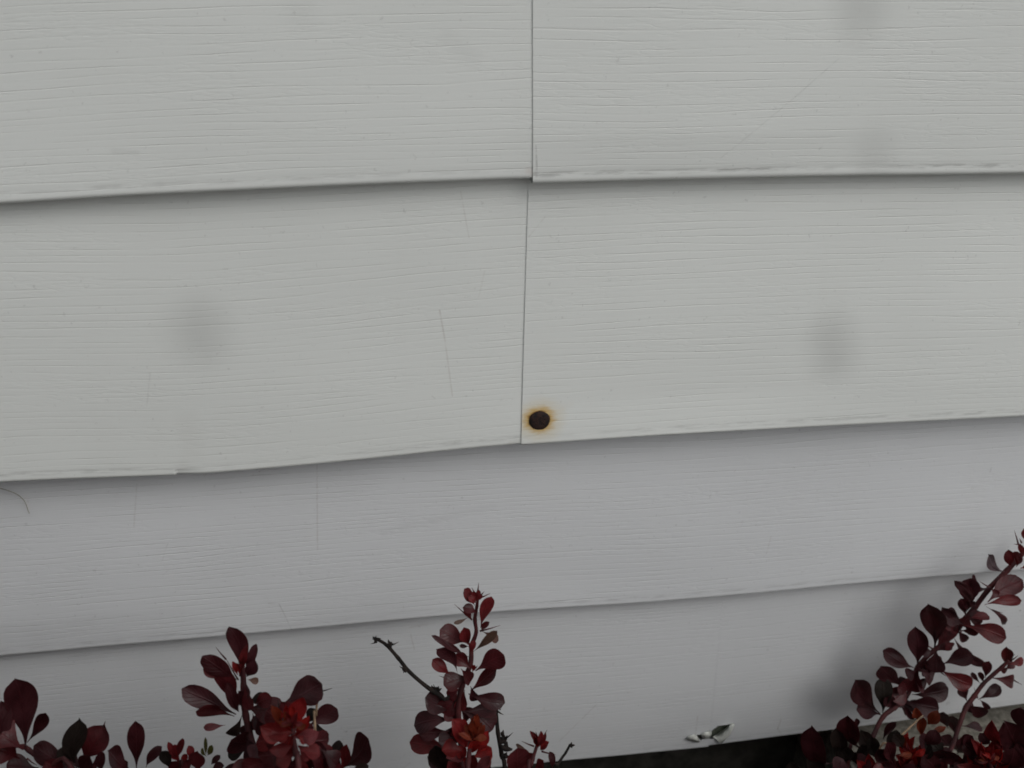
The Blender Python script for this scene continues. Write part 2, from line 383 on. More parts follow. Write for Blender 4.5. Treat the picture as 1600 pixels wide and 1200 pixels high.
pf = patch('torn_flap', [[(1143.5, 1131, -.0128), (1145.5, 1131.2, -.0148), (1146.5, 1131, -.0135)], [(1139, 1134.5, -.0115), (1143.5, 1136, -.0165), (1144.5, 1136, -.0145)], [(1131, 1140.5, -.0110), (1138.5, 1146, -.0170), (1140, 1146, -.0146)], [(1122, 1146.5, -.0108), (1131, 1154, -.0166), (1132.5, 1154, -.0146)],
    [(1117, 1149.5, -.0118), (1126, 1159.5, -.0152), (1127.5, 1159.5, -.0142)], [(1113, 1152, -.0128), (1118, 1154.5, -.0140), (1119, 1155.5, -.0138)]], MAT_TORN, lo4, .0006)
patch('torn_flap', [[(1076, 1150, -.0132), (1084, 1147.5, -.0142), (1089, 1149, -.0150)], [(1072, 1153.5, -.0136), (1083, 1152.5, -.0152), (1091.5, 1153.5, -.0146)], [(1078, 1157, -.0136), (1086, 1158, -.0144), (1092.3, 1159.5, -.0139)]], MAT_TORN, lo4, .0005)
patch('torn_flap', [[(1096, 1147.5, -.0134), (1101, 1144, -.0139), (1106, 1143, -.0128), (1110.5, 1142.2, -.0112)], [(1097, 1150.5, -.0130), (1102, 1147.5, -.0144), (1106, 1148, -.0134), (1111, 1147, -.0108)], [(1099, 1153.5, -.0118), (1103, 1152.8, -.0138), (1107, 1153.4, -.0128), (1109.5, 1152.5, -.0106)]], MAT_TORN, lo4, .0005)
gb = at(1116, 1146, -.0085)
link('backing_strip', box_mesh('backing_strip', (gb.x-.03, -.0090, gb.z-.0022), (gb.x+.03, -.0080, gb.z+.014)), MAT_GREENBACK, lo4, False)
# courses above the photograph's frame
zb_prev = top1
for k in range(6):
    z = top1 + k*.117
    course('', XL, XR, (lambda zz: (lambda x: zz))(z), Y1-.001, (lambda zz: (lambda x: zz+.137))(z), -.0030, mats['up'], seed=20+k)

# rusty nail
def disc(name, c, rx, rz, dep, mat, parent=None, wob=.05):
    V, F = [], []; n = 28
    prof = [(1., 0.), (1.02, .35), (.97, .75), (.86, .98), (.6, 1.06), (.3, 1.1)]
    for (r, h) in prof:
        for i in range(n):
            a = 2*math.pi*i/n; q = 1+wob*mnoise.noise(Vector((math.cos(a)*1.7, math.sin(a)*1.7, 3)))
            V.append((c.x+rx*r*q*math.cos(a), c.y-dep*h-.00025*mnoise.noise(Vector((math.cos(a)*r*3, math.sin(a)*r*3, 8)))*(r < .99), c.z+rz*r*q*math.sin(a)))
    V.append((c.x, c.y-dep*1.1, c.z))
    for j in range(len(prof)-1):
        for i in range(n): F.append((j*n+i, j*n+(i+1) % n, (j+1)*n+(i+1) % n, (j+1)*n+i))
    for i in range(n): F.append(((len(prof)-1)*n+i, (len(prof)-1)*n+(i+1) % n, len(V)-1))
    return link(name, mesh(name, V, F), mat, parent)
zf = NAIL.z - b2r(NAIL.x); ynail = -.0038 + (Y2-.0008+.0038)*(1-zf/(b1r(NAIL.x)+.02-b2r(NAIL.x)))
nl = at(843, 657, ynail)
na = empty('nail', (nl.x, nl.y, nl.z)); tag(na, 'rusty brown nail head with an orange stain around it on the white siding', 'nail')
disc('nail_head', Vector((nl.x, nl.y+.0006, nl.z)), .0049, .0046, .0017, MAT_RUST, na)

# ------------------------------------------------------------------ concrete ledge at the right
c0 = at(1338, 1150, -.02)
zt = .088
lg = link('concrete_ledge', box_mesh('concrete_ledge', (c0.x+.004, -.15, -.05), (XR, .095, zt), .004), MAT_CONC, None, False)
tag(lg, 'rough grey concrete ledge under the right end of the lowest siding', 'ledge')

# ------------------------------------------------------------------ barberry shrubs
rnd = random.Random(7)
PAL0 = dict(d=(.066, .0125, .0165), m=(.105, .012, .016), r=(.26, .013, .014), R=(.42, .020, .016), o=(.26, .045, .016), g=(.034, .024, .020), p=(.26, .060, .068), t=(.16, .085, .060), w=(.14, .09, .10), y=(.11, .11, .018), n=(.17, .015, .018))  # w: pale tint, grey sheen of one right-hand leaf put into its colour
PROF = np.array([(0, .05), (.10, .065), (.22, .20), (.36, .50), (.50, .82), (.64, .98), (.76, 1.), (.87, .88), (.94, .64), (.98, .36), (1., .05)])
PAL = {k: tuple(c*(.62 if k in 'RropntyW' else .60) for c in v) for k, v in PAL0.items()}
PROFY = np.array([(0, .12), (.12, .22), (.3, .55), (.48, .9), (.6, 1.), (.74, .92), (.86, .66), (.95, .30), (1., .03)])
class Leaves:
    def __init__(s, young=False): s.V, s.F, s.UV, s.C, s.young = [], [], [], [], young
    def add(s, B, T, wid, tint, roll=0., fold=.18, arch=.12, bend=0., chew=0., nt=14, nw=6, narrow=1.):
        ax = T-B; L = ax.length; ax.normalize()
        view = ((B+T)/2 - CAM).normalized()
        sd = ax.cross(view).normalized(); nr = sd.cross(ax).normalized()     # nr looks at the camera side
        if nr.dot(view) > 0: nr = -nr
        sd2 = sd*math.cos(roll)+nr*math.sin(roll); nr2 = nr*math.cos(roll)-sd*math.sin(roll)
        hw = wid/2/max(.5, math.cos(roll)); b0 = len(s.V); ph = rnd.random()*9
        shift = rnd.uniform(-.05, .05)
        for i in range(nt+1):
            t = i/nt; tp = t**(1+shift)
            if s.young: tp = tp**1.0; PR = PROFY
            else: PR = PROF
            f = np.interp(tp, PR[:, 0], PR[:, 1])
            if 0 < i < nt: f = (f*2+np.interp(min(1, tp+.04), PR[:, 0], PR[:, 1])+np.interp(max(0, tp-.04), PR[:, 0], PR[:, 1]))/4
            c = B+ax*(L*t)+nr2*(arch*L*math.sin(math.pi*t))+sd*(bend*L*math.sin(math.pi*t))
            for k in range(nw+1):
                q = 2*k/nw-1
                ff = f
                if chew: ff = f*(1-chew*max(0, mnoise.noise(Vector((t*9+ph, 0 if q < 0 else 5, 0)))))
                wv = (.07 if s.young else .045)*L*mnoise.noise(Vector((t*2.5, q*1.5, ph)))
                p = c+sd2*(hw*ff*q)+nr2*(fold*hw*ff*abs(q)**1.3+wv)
                s.V.append(p); s.UV.append((t, q)); s.C.append(tint)
        for i in range(nt):
            for k in range(nw):
                a = b0+i*(nw+1)+k; s.F.append((a, a+1, a+nw+2, a+nw+1))
    def px(s, lst, Y, dj=.006):
        for e in lst:
            bx, by, tx, ty, wp, c = e[:6]; kw = e[6] if len(e) > 6 else {}
            kw = dict(kw); y = kw.pop('Y', Y)
            yb = y+rnd.uniform(-.5, .5)*dj; B = at(bx, by, yb)
            lp = math.hypot(tx-bx, ty-by)
            sc = (B-CAM).dot(FW)/1600
            T = at(tx, ty, yb+kw.pop('dy', rnd.uniform(-.45, .25))*lp*sc)
            base = PAL[c]; k = rnd.uniform(.8, 1.22); k2 = rnd.uniform(.85, 1.15)
            kw.setdefault('roll', rnd.uniform(-.6, .6)); kw.setdefault('arch', rnd.uniform(-.05, .16)); kw.setdefault('bend', rnd.uniform(-.06, .06))
            kw.setdefault('fold', rnd.uniform(.2, .7) if s.young else rnd.uniform(.05, .35))
            s.add(B, T, wp*sc*1.10, (base[0]*k, base[1]*k*k2, base[2]*k*k2, 1.), **kw)
    def tuft(s, x, y, n, rad_, Y, cls='rRno'):
        """small crowded young leaves at a shoot tip"""
        for i in range(n):
            a = rnd.uniform(-.3, math.pi+.3); q = rnd.uniform(.45, 1.)*rad_
            s.px([(x+rnd.uniform(-4, 4), y+rnd.uniform(-2, 8), x+math.cos(a)*q, y-math.sin(a)*q*.9, q*rnd.uniform(.30, .5), rnd.choice(cls))], Y-rnd.uniform(0, .006), .004)
    def build(s, name, mat, parent):
        me = mesh(name, s.V, s.F)
        ul = me.uv_layers.new(name='UVMap'); idx = np.zeros(len(me.loops), int); me.loops.foreach_get('vertex_index', idx)
        ul.data.foreach_set('uv', np.array(s.UV)[idx].astype(np.float32).ravel())
        ca = me.color_attributes.new('tint', 'FLOAT_COLOR', 'POINT'); ca.data.foreach_set('color', np.array(s.C, dtype=np.float32).ravel())
        return link(name, me, mat, parent)
def tube(V, F, pts, rads, n=8):
    b0 = len(V); prev = None
    for i, p in enumerate(pts):
        d = (pts[min(i+1, len(pts)-1)]-pts[max(i-1, 0)]).normalized()
        u = d.cross(Vector((.3, 1, .2))).normalized() if prev is None else (prev-d*prev.dot(d)).normalized(); prev = u; v = d.cross(u)
        for k in range(n):
            a = 2*math.pi*k/n; V.append(p+(u*math.cos(a)+v*math.sin(a))*rads[i])
    for i in range(len(pts)-1):
        for k in range(n): a = b0+i*n+k; b = b0+i*n+(k+1) % n; F.append((a, b, b+n, a+n))
    F.append(tuple(b0+k for k in range(n))[::-1]); F.append(tuple(b0+(len(pts)-1)*n+k for k in range(n)))
def dense(pts, rads, sub=5, knob=.12):
    P, R = [], []; n = len(pts)
    for i in range(n-1):
        p0, p1, p2, p3 = pts[max(i-1, 0)], pts[i], pts[i+1], pts[min(i+2, n-1)]
        for k in range(sub):
            t = k/sub
            P.append(.5*((2*p1)+(p2-p0)*t+(2*p0-5*p1+4*p2-p3)*t*t+(3*p1-p0-3*p2+p3)*t**3)); R.append((rads[i]*(1-t)+rads[i+1]*t)*(1+knob*(1 if k == 0 and i else 0)+rnd.uniform(-.05, .05)))
    P.append(pts[-1]); R.append(rads[-1]); return P, R
def stem(name, pxs, mat, parent, sub=5):
    """pxs: (x, y, Y, width in px) from base to tip"""
    pts = [at(x, y, Y) for x, y, Y, q in pxs]; rads = [q*(p-CAM).dot(FW)/3200 for (x, y, Y, q), p in zip(pxs, pts)]
    g = pts[0]; 
    if g.z > .02:                                    # carry the stem down into the soil
        foot = Vector((g.x+.3*(g.x-pts[1].x), min(-.10, g.y-.03), -.02)); mid = (g*.55+foot*.45)+Vector((.0, -.008, 0))
        pts = [foot, mid]+pts; rads = [max(rads[0]*1.25, .0016), max(rads[0]*1.1, .0014)]+rads
    P, R = dense(pts, rads, sub); V, F = [], []; tube(V, F, P, R)
    return link(name, mesh(name, V, F), mat, parent)
def thorns(lst, Y, mat, parent, w=2.4):
    for e in lst:
        V, F = [], []
        x0, y0, x1, y1 = e[:4]; y = e[4] if len(e) > 4 else Y
        a = at(x0, y0, y); b = at(x1, y1, y-.002); sc = (a-CAM).dot(FW)/1600
        tube(V, F, [a, a.lerp(b, .5)+Vector((0, -.0002, 0)), b], [w*sc*.62, w*sc*.38, .00006], 6)
        link('thorn', mesh('thorn', V, F), mat, parent)
def buds(lst, Y, mat, parent):
    for (x, y, r) in lst:
        V, F = [], []
        c = at(x, y, Y); sc = (c-CAM).dot(FW)/1600
        for j in range(6):
            d = Vector((rnd.uniform(-1, 1), rnd.uniform(-1, .6), rnd.uniform(-.4, 1))).normalized()
            tube(V, F, [c-d*r*sc*.3, c+d*r*sc*.45, c+d*r*sc*1.25], [r*sc*.42, r*sc*.40, .0001], 6)
        link('bud', mesh('bud', V, F), mat, parent)

def filler(L, n, x0, x1, y0, y1, zf, cls, wlo=.008, whi=.013):
    """unseen shrub leaves below the frame, massed to shade the lower courses"""
    for i in range(n):
        x = rnd.uniform(x0, x1); y = rnd.uniform(y0, y1); zt_ = zf(x, y); z = rnd.uniform(.02, zt_)
        B = Vector((x, y, z)); d = Vector((rnd.uniform(-1, 1), rnd.uniform(-1, 1), rnd.uniform(-.1, 1))).normalized()
        l = rnd.uniform(.013, .022); T = B+d*l
        if any(w2p(q)[1] < 1310 and -60 < w2p(q)[0] < 1660 for q in (B, T, B+d*l*.5+Vector((0, 0, .004)))): continue
        c = PAL[rnd.choice(cls)]; k = rnd.uniform(.75, 1.2)
        L.add(B, T, rnd.uniform(wlo, whi), (c[0]*k, c[1]*k, c[2]*k, 1), roll=rnd.uniform(-.8, .8), arch=rnd.uniform(-.05, .15), nt=7, nw=4)

# ---- left shrub
YL = -.105
lx = at(300, 1240, YL)
sL = empty('barberry_shrub', (lx.x, -.14, 0)); tag(sL, 'left dark purple barberry shrub with a red cluster and a chewed leaf', 'shrub', 'barberry shrubs along the wall')
st = stem('shoot', [(410, 1215, -.125, 10), (395, 1165, -.112, 10), (384, 1118, -.105, 10), (381, 1085, -.103, 11), (380, 1052, -.10, 8), (378, 1020, -.098, 4)], MAT_STEM, sL)
L = Leaves()
L.px([(375,1057,357,979,25,'d',dict(bend=-.10,fold=.3,roll=.2,arch=.02)), (383,1050,401,1006,13,'d'), (385,1057,399,1031,18,'d'), (386,1062,404,1065,10,'t'), (370,1062,316,1025,25,'d',dict(roll=-.5,arch=.12)),
      (354,1056,317,1042,18,'m'), (368,1105,341,1044,26,'m'), (373,1112,354,1066,16,'d'), (369,1116,284,1076,29,'d',dict(fold=.35,roll=-.2)), (366,1119,306,1112,17,'m'), (386,1098,414,1086,15,'g'),
      (386,1106,442,1112,38,'m'), (352,1133,318,1137,11,'p',dict(roll=.1)), (378,1118,357,1148,17,'g'), (405,1172,360,1157,34,'d',dict(Y=-.11)), (385,1172,357,1184,16,'g'), (400,1130,378,1150,20,'d'), (420,1150,395,1120,26,'d'), (384,1108,372,1080,14,'d'),
      (380,1058,383,1092,14,'d'), (382,1072,390,1110,16,'m'), (395,1115,405,1140,22,'d'), (398,1100,425,1090,22,'m')], YL)
L.build('leaves', MAT_LEAF, st)
N2 = Leaves(True); N2.px([(379,1046,386,1007,11,'n'), (371,1054,363,1033,8,'r'), (374,1056,369,1036,7,'r'), (379,1048,374,1026,6,'n')], YL-.003, .003); N2.build('young_leaves', MAT_NEW, st)
thorns([(353, 1030, 337, 1011), (372, 1062, 352, 1027)], YL-.002, MAT_STEM, st)
# red cluster in front
YC = -.140
st = stem('shoot', [(470, 1230, -.165, 9), (463, 1180, -.150, 9), (457, 1142, YC, 7), (456, 1122, YC, 4)], MAT_STEM, sL)
L = Leaves()
L.px([(440,1102,503,1068,44,'d',dict(chew=.34,Y=-.118,roll=.1,fold=.1,dy=.1)), (480,1137,527,1107,30,'d',dict(Y=-.118,roll=.3)), (482,1132,492,1107,15,'g',dict(Y=-.112)), (538,1199,575,1152,37,'d',dict(Y=-.125)), (506,1182,536,1163,20,'g',dict(Y=-.115)), (545,1206,576,1196,15,'g'),
      (468,1158,514,1156,31,'m'), (470,1166,506,1202,42,'m'), (455,1162,404,1182,36,'m'), (455,1167,436,1210,42,'m'), (462,1170,470,1215,36,'m'), (470,1190,520,1190,30,'m'), (450,1190,400,1208,30,'d'), (430,1200,385,1195,30,'d'), (500,1215,530,1185,26,'d'), (447,1150,400,1160,26,'n'), (462,1150,440,1096,24,'m',dict(Y=-.13)), (395,1205,372,1190,18,'d'), (480,1175,510,1170,24,'d'),(490,1120,500,1160,26,'g',dict(Y=-.116)), (480,1200,540,1206,34,'m'), (430,1185,380,1206,34,'m'), (415,1160,392,1185,26,'d'), (500,1170,526,1195,26,'d'), (410,1210,360,1206,30,'m'), (440,1140,415,1110,26,'m',dict(Y=-.12)), (400,1120,420,1145,26,'d',dict(Y=-.112)), (385,1150,395,1190,26,'d',dict(Y=-.112)), (470,1120,480,1150,22,'m',dict(Y=-.125))], YC)
L.build('leaves', MAT_LEAF, st)
N2 = Leaves(True)
N2.px([(459,1138,474,1090,26,'r',dict(roll=.1)), (456,1126,446,1100,10,'R'), (457,1126,456,1102,9,'R'), (452,1132,422,1101,15,'o'), (455,1147,406,1135,28,'r'), (461,1150,484,1118,15,'R'), (460,1152,498,1144,22,'p'), (450,1132,441,1121,9,'w'), (458,1132,464,1110,10,'R'), (456,1138,440,1112,12,'R'),
       (462,1142,478,1128,13,'R'), (455,1150,442,1165,14,'r'), (533,1204,542,1163,17,'n',dict(Y=-.13)), (460,1148,451,1168,12,'r'), (466,1150,480,1160,14,'r'), (455,1142,430,1122,18,'r'),(457,1145,420,1150,16,'r'), (462,1160,444,1180,18,'n'), (466,1165,484,1186,20,'n'), (455,1165,420,1172,20,'n'), (470,1172,500,1180,22,'n'), (458,1178,432,1196,22,'n'), (468,1180,470,1204,20,'n'), (452,1152,436,1160,12,'r')], YC-.008, .008)
N2.tuft(457, 1130, 16, 26, YC-.012)
N2.build('young_leaves', MAT_NEW, st)
stem('dry_stalk', [(493, 1150, -.122, 4), (494, 1118, -.120, 4), (496, 1083, -.117, 4)], MAT_TAN, st, 3)
thorns([(498, 1081, 520, 1075, -.118), (437, 1112, 434, 1092, -.13)], YC, MAT_BARK, st, 2.2)
# far-left sprigs
st = stem('shoot', [(120, 1225, -.12, 8), (75, 1195, -.112, 8), (45, 1172, -.105, 8), (36, 1166, -.105, 7), (20, 1166, -.106, 5)], MAT_STEM, sL)
L = Leaves()
L.px([(39,1168,22,1060,43,'d',dict(roll=.1,fold=.15,bend=-.05)), (42,1161,71,1113,19,'d'), (-2,1180,1,1095,27,'d'), (37,1171,-30,1128,58,'m',dict(roll=.2)), (30,1185,-20,1165,40,'m'), (115,1207,53,1165,30,'d'), (107,1197,98,1167,20,'g'), (118,1192,124,1122,31,'g',dict(roll=.1)), (130,1190,164,1133,39,'m',dict(roll=-.1)),
      (158,1206,155,1175,15,'d'), (206,1207,168,1173,27,'d'), (213,1200,211,1126,24,'d'), (228,1200,253,1166,14,'d'), (60,1200,10,1195,30,'d'), (120,1212,140,1180,24,'d'), (100,1208,70,1190,24,'m'), (150,1180,145,1205,8,'d'), (185,1207,200,1190,16,'d'), (130,1200,100,1185,26,'d')], YL-.005)
L.build('leaves', MAT_LEAF, st); thorns([(161, 1136, 165, 1126), (42, 1185, 58, 1196)], YL-.006, MAT_STEM, st)
st = stem('shoot', [(290, 1225, -.12, 5), (281, 1200, -.115, 5), (277, 1178, -.112, 4)], MAT_STEM, sL)
L = Leaves()
L.px([(277,1185,262,1159,9,'n'), (277,1182,285,1153,10,'n'), (276,1182,273,1163,8,'n'), (302,1187,295,1165,11,'n'), (280,1190,270,1172,10,'r'), (283,1195,292,1178,9,'r'), (322,1180,321,1151,5,'y',dict(roll=0)), (324,1180,331,1164,8,'y'), (323,1182,314,1170,6,'y'), (268,1206,251,1174,16,'g'), (310,1208,308,1174,23,'m'),
      (330,1195,344,1180,9,'d'), (296,1208,288,1188,16,'m'), (345,1204,375,1195,8,'d'), (278,1206,268,1190,16,'m'), (330,1206,350,1196,14,'d')], YL-.01)
L.build('leaves', MAT_NEW, st)
B = Leaves(); filler(B, 9000, -.75, .06, -.52, -.03, lambda x, y: .10+.44*min(1, (-y)/.38), 'ddmmgn', .012, .019); B.build('unseen_shade_leaves', MAT_LEAF, sL)  # unseen foliage, added tall and dense to keep light off the lower wall

# ---- middle shrub
YM = -.092
mx_ = at(740, 1240, YM)
sM = empty('barberry_shrub', (mx_.x, -.12, 0)); tag(sM, 'middle red barberry shrub with one tall upright shoot and a bare twig', 'shrub', 'barberry shrubs along the wall')
st = stem('shoot', [(724, 1225, -.105, 9), (720, 1160, -.098, 9), (716, 1110, -.094, 9), (722, 1072, -.092, 9), (735, 1038, -.090, 7.5), (737, 1010, -.088, 7.5), (744, 988, -.087, 6), (742, 968, -.086, 6), (745, 948, -.085, 5), (747, 930, -.085, 4)], MAT_STEM, sM)
L = Leaves()
L.px([(742,946,725,920,14,'n'), (744,941,739,924,9,'n'), (745,939,749,922,7,'n'), (744,943,732,932,10,'n'), (745,940,753,928,6,'n'), (751,981,768,932,18,'n',dict(roll=.1)), (744,959,723,949,14,'m'), (738,969,728,951,10,'n'), (732,964,709,974,6,'t',dict(roll=0,fold=.05)), (752,986,765,972,8,'n'),
      (752,986,779,1001,13,'t'), (740,1018,777,985,12,'t',dict(roll=.2)), (729,1004,687,984,30,'m',dict(roll=.1)), (736,1011,725,980,17,'n'), (731,1026,674,993,10,'d',dict(bend=.08)), (733,1010,718,1008,6,'d'), (715,1052,682,1014,19,'d',dict(bend=-.12)), (736,1047,708,1024,22,'m'), (704,1054,676,1030,18,'n'),
      (743,1048,788,1024,31,'m',dict(roll=.15)), (738,1051,742,1039,7,'r'), (735,1080,776,1046,20,'m'), (733,1056,693,1070,28,'m',dict(roll=.1)), (732,1084,789,1098,25,'d',dict(roll=-.1)), (713,1106,664,1090,33,'d',dict(roll=.1)), (716,1084,689,1113,28,'m'), (726,1078,716,1110,18,'m'), (722,1111,778,1107,22,'d'),
      (732,1105,770,1140,36,'d'), (722,1110,752,1135,24,'d'), (706,1124,647,1134,31,'d',dict(roll=.1)), (702,1142,655,1147,21,'d'), (706,1168,640,1160,28,'n',dict(roll=.1)), (716,1196,668,1182,32,'d'), (702,1206,678,1196,24,'m'), (710,1130,700,1160,24,'d'), (735,1020,741,1000,10,'n'), (718,1075,700,1090,18,'m'), (716,1120,712,1150,18,'m'), (700,1210,680,1165,26,'g'),
      (720,1045,735,1065,18,'m'), (735,1072,742,1095,14,'d'),(806,1212,808,1168,32,'m',dict(Y=-.12)), (862,1202,859,1174,9,'d',dict(Y=-.12)), (827,1173,806,1163,6,'t'), (770,1212,745,1195,20,'d'), (712,1150,685,1160,24,'d'), (718,1140,740,1160,24,'m'), (712,1180,735,1205,26,'m'), (708,1185,680,1205,26,'d'), (716,1100,735,1120,22,'m'), (718,1125,695,1110,22,'m')], YM)
L.build('leaves', MAT_LEAF, st)
thorns([(746, 928, 748, 910), (742, 930, 733, 920), (743, 928, 737, 918), (749, 931, 757, 924), (748, 935, 766, 927), (737, 968, 710, 944), (750, 986, 782, 977), (706, 1062, 686, 1056), (777, 1111, 787, 1117), (741, 1046, 746, 1040)], YM+.004, MAT_STEM, st, 2.6)
YN = -.118
st2 = stem('shoot', [(732, 1230, -.135, 8), (732, 1190, -.125, 8), (736, 1155, YN, 6), (740, 1130, YN, 3)], MAT_STEM, sM)
N2 = Leaves(True)
N2.px([(735,1162,746,1116,12,'o'), (735,1162,737,1121,11,'o'), (738,1160,753,1127,11,'o'), (740,1162,763,1142,17,'R'), (728,1168,704,1124,27,'r'), (740,1166,762,1156,15,'R'), (742,1182,768,1168,25,'r'), (727,1182,697,1185,24,'p'), (722,1172,690,1172,26,'r'), (736,1155,728,1130,12,'o'), (740,1158,757,1138,10,'o'), (735,1175,745,1150,14,'R'),
       (741,1207,766,1180,15,'p'), (730,1208,742,1180,20,'n'), (726,1190,716,1165,16,'r'), (738,1150,741,1118,6,'o'), (742,1152,750,1134,7,'o'), (745,1195,768,1185,16,'n'), (715,1208,700,1190,20,'n'), (728,1160,716,1140,14,'r')], YN-.004, .008)
N2.tuft(741, 1150, 14, 26, YN-.008, 'roon')
N2.build('young_leaves', MAT_NEW, st2)
tw = stem('bare_twig', [(716, 1120, -.094, 6), (694, 1092, -.092, 6.5), (668, 1074, -.090, 6.5), (640, 1050, -.088, 6), (622, 1028, -.087, 6), (604, 1008, -.086, 5.5), (588, 998, -.086, 5)], MAT_BARK, sM)
buds([(588, 999, 6), (609, 1007, 6.5), (631, 1046, 5.5), (676, 1078, 8), (683, 1080, 7)], -.089, MAT_BARK, tw)
thorns([(589, 1003, 579, 1006), (611, 1008, 623, 1003), (586, 998, 588, 993), (630, 1044, 624, 1041), (680, 1076, 677, 1069), (632, 1047, 630, 1052)], -.089, MAT_BARK, tw)
tw = stem('bare_twig', [(790, 1225, -.10, 7), (784, 1180, -.094, 7), (778, 1145, -.09, 6.5), (775, 1108, -.088, 6)], MAT_BARK, sM)
buds([(788, 1158, 8), (790, 1170, 9), (788, 1182, 8), (776, 1104, 7), (785, 1148, 6)], -.096, MAT_BARK, tw)
thorns([(789, 1155, 802, 1144), (776, 1110, 787, 1117)], -.096, MAT_BARK, tw)
st3 = stem('shoot', [(826, 1225, -.13, 6), (830, 1195, -.122, 6), (838, 1168, -.118, 5), (842, 1152, -.117, 3)], MAT_STEM, sM)
N2 = Leaves(True)
N2.px([(839,1166,828,1142,8,'n'), (842,1164,845,1142,9,'n'), (843,1166,853,1145,7,'n'), (845,1172,858,1159,12,'r'), (841,1168,836,1150,8,'r'), (836,1202,849,1188,15,'n'), (834,1190,824,1176,12,'n'), (843,1160,848,1147,6,'n'), (830,1208,818,1192,18,'m')], -.118, .004); N2.build('young_leaves', MAT_NEW, st3)
thorns([(846, 1174, 868, 1179), (834, 1166, 815, 1158), (840, 1152, 837, 1143), (846, 1155, 855, 1140)], -.118, MAT_STEM, st3)
tw = stem('bare_twig', [(860, 1225, -.10, 4.5), (872, 1194, -.095, 4.5), (884, 1176, -.092, 4), (891, 1163, -.09, 4)], MAT_BARK, sM)
buds([(892, 1165, 5)], -.091, MAT_BARK, tw)
B = Leaves(); filler(B, 4500, .06, .42, -.50, -.03, lambda x, y: .08+.28*min(1, (-y)/.38), 'ddmmgn', .012, .018); B.build('unseen_shade_leaves', MAT_LEAF, sM)

# ---- right shrub
YR = -.034
rx_ = at(1360, 1200, -.08)
sR = empty('barberry_shrub', (rx_.x+.03, -.10, 0)); tag(sR, 'right dark purple barberry shrub with a long shoot leaning along the wall', 'shrub', 'barberry shrubs along the wall')
st = stem('shoot', [(1340, 1215, -.060, 7), (1366, 1147, -.046, 7), (1380, 1120, -.040, 7), (1397, 1106, -.037, 8), (1415, 1090, -.033, 7), (1426, 1068, -.030, 7), (1434, 1042, -.028, 7), (1460, 1016, -.027, 7), (1490, 992, -.026, 7), (1507, 968, -.026, 8), (1524, 948, -.025, 8), (1547, 918, -.025, 8), (1573, 892, -.024, 8), (1600, 862, -.024, 7), (1612, 840, -.024, 5)], MAT_STEM, sR)
L = Leaves()
L.px([(1548,917,1519,899,16,'d',dict(bend=.35,roll=.3)), (1514,951,1517,903,28,'d',dict(roll=.1)), (1508,956,1491,908,14,'d',dict(bend=-.14)), (1509,964,1501,935,14,'d'), (1543,941,1597,906,30,'m',dict(roll=.1)), (1538,945,1596,938,16,'n'), (1540,947,1569,975,10,'d',dict(bend=.06)), (1506,977,1572,997,27,'n',dict(roll=.1)), (1510,967,1546,964,13,'m'),
      (1506,970,1532,956,15,'d'), (1500,966,1472,949,13,'d'), (1506,976,1477,960,25,'d'), (1461,1013,1449,943,33,'d',dict(roll=.1)), (1433,1039,1430,979,28,'d',dict(roll=.1)), (1463,1013,1492,974,24,'m'), (1463,1018,1485,1004,20,'m'), (1474,1037,1519,1021,26,'d',dict(roll=.2)), (1463,1014,1462,1051,27,'d'), (1435,1044,1458,1060,24,'d'), (1469,1046,1519,1071,25,'n',dict(roll=.1)),
      (1428,1043,1380,1016,23,'d',dict(roll=.1)), (1413,1073,1375,1041,24,'d'), (1376,1116,1335,1062,33,'d',dict(roll=.1)), (1379,1114,1379,1057,25,'g',dict(roll=.1)), (1376,1117,1338,1110,25,'d'), (1419,1070,1396,1096,26,'m'), (1436,1046,1418,1078,28,'m'), (1425,1085,1482,1076,28,'d',dict(roll=.2)), (1412,1097,1467,1107,30,'d',dict(roll=.2)), (1413,1100,1427,1124,9,'d'),
      (1570,893,1545,866,15,'w',dict(bend=.12,roll=.2)), (1580,887,1576,859,14,'n'), (1588,886,1590,862,13,'n'), (1612,850,1600,826,12,'n'), (1594,888,1622,884,15,'n'), (1600,868,1592,850,8,'n'), (1490,995,1541,1041,14,'d',dict(bend=-.08,roll=.2)), (1490,985,1476,975,14,'m'), (1448,1030,1440,1050,20,'d'), (1420,1060,1405,1066,12,'d'), (1500,985,1530,985,14,'m'), (1515,960,1502,978,18,'m'), (1393,1106,1420,1095,14,'d'), (1405,1098,1440,1108,20,'d'), (1602,870,1620,856,12,'n'), (1504,972,1520,985,16,'d'), (1500,975,1482,985,20,'m'), (1510,962,1535,972,14,'m'), (1496,984,1510,1002,13,'d'), (1458,1018,1440,1020,16,'d'), (1450,1028,1470,1040,20,'d'), (1432,1048,1416,1056,18,'d'), (1428,1062,1445,1075,20,'d'), (1420,1078,1402,1074,18,'m'), (1408,1096,1385,1100,18,'d'), (1405,1100,1420,1112,14,'m'), (1526,946,1510,940,14,'d'), (1548,918,1560,930,10,'m'), (1440,1036,1452,1052,22,'d'), (1398,1104,1382,1090,18,'d'), (1475,1002,1488,1012,15,'m')], YR)
L.build('leaves', MAT_LEAF, st)
thorns([(1458, 1014, 1440, 1003), (1470, 1050, 1479, 1057), (1591, 850, 1585, 829), (1596, 848, 1593, 841), (1594, 851, 1584, 850), (1546, 918, 1530, 908), (1550, 953, 1567, 958), (1502, 985, 1500, 992), (1513, 988, 1522, 993), (1413, 1096, 1424, 1080)], YR-.001, MAT_STEM, st)
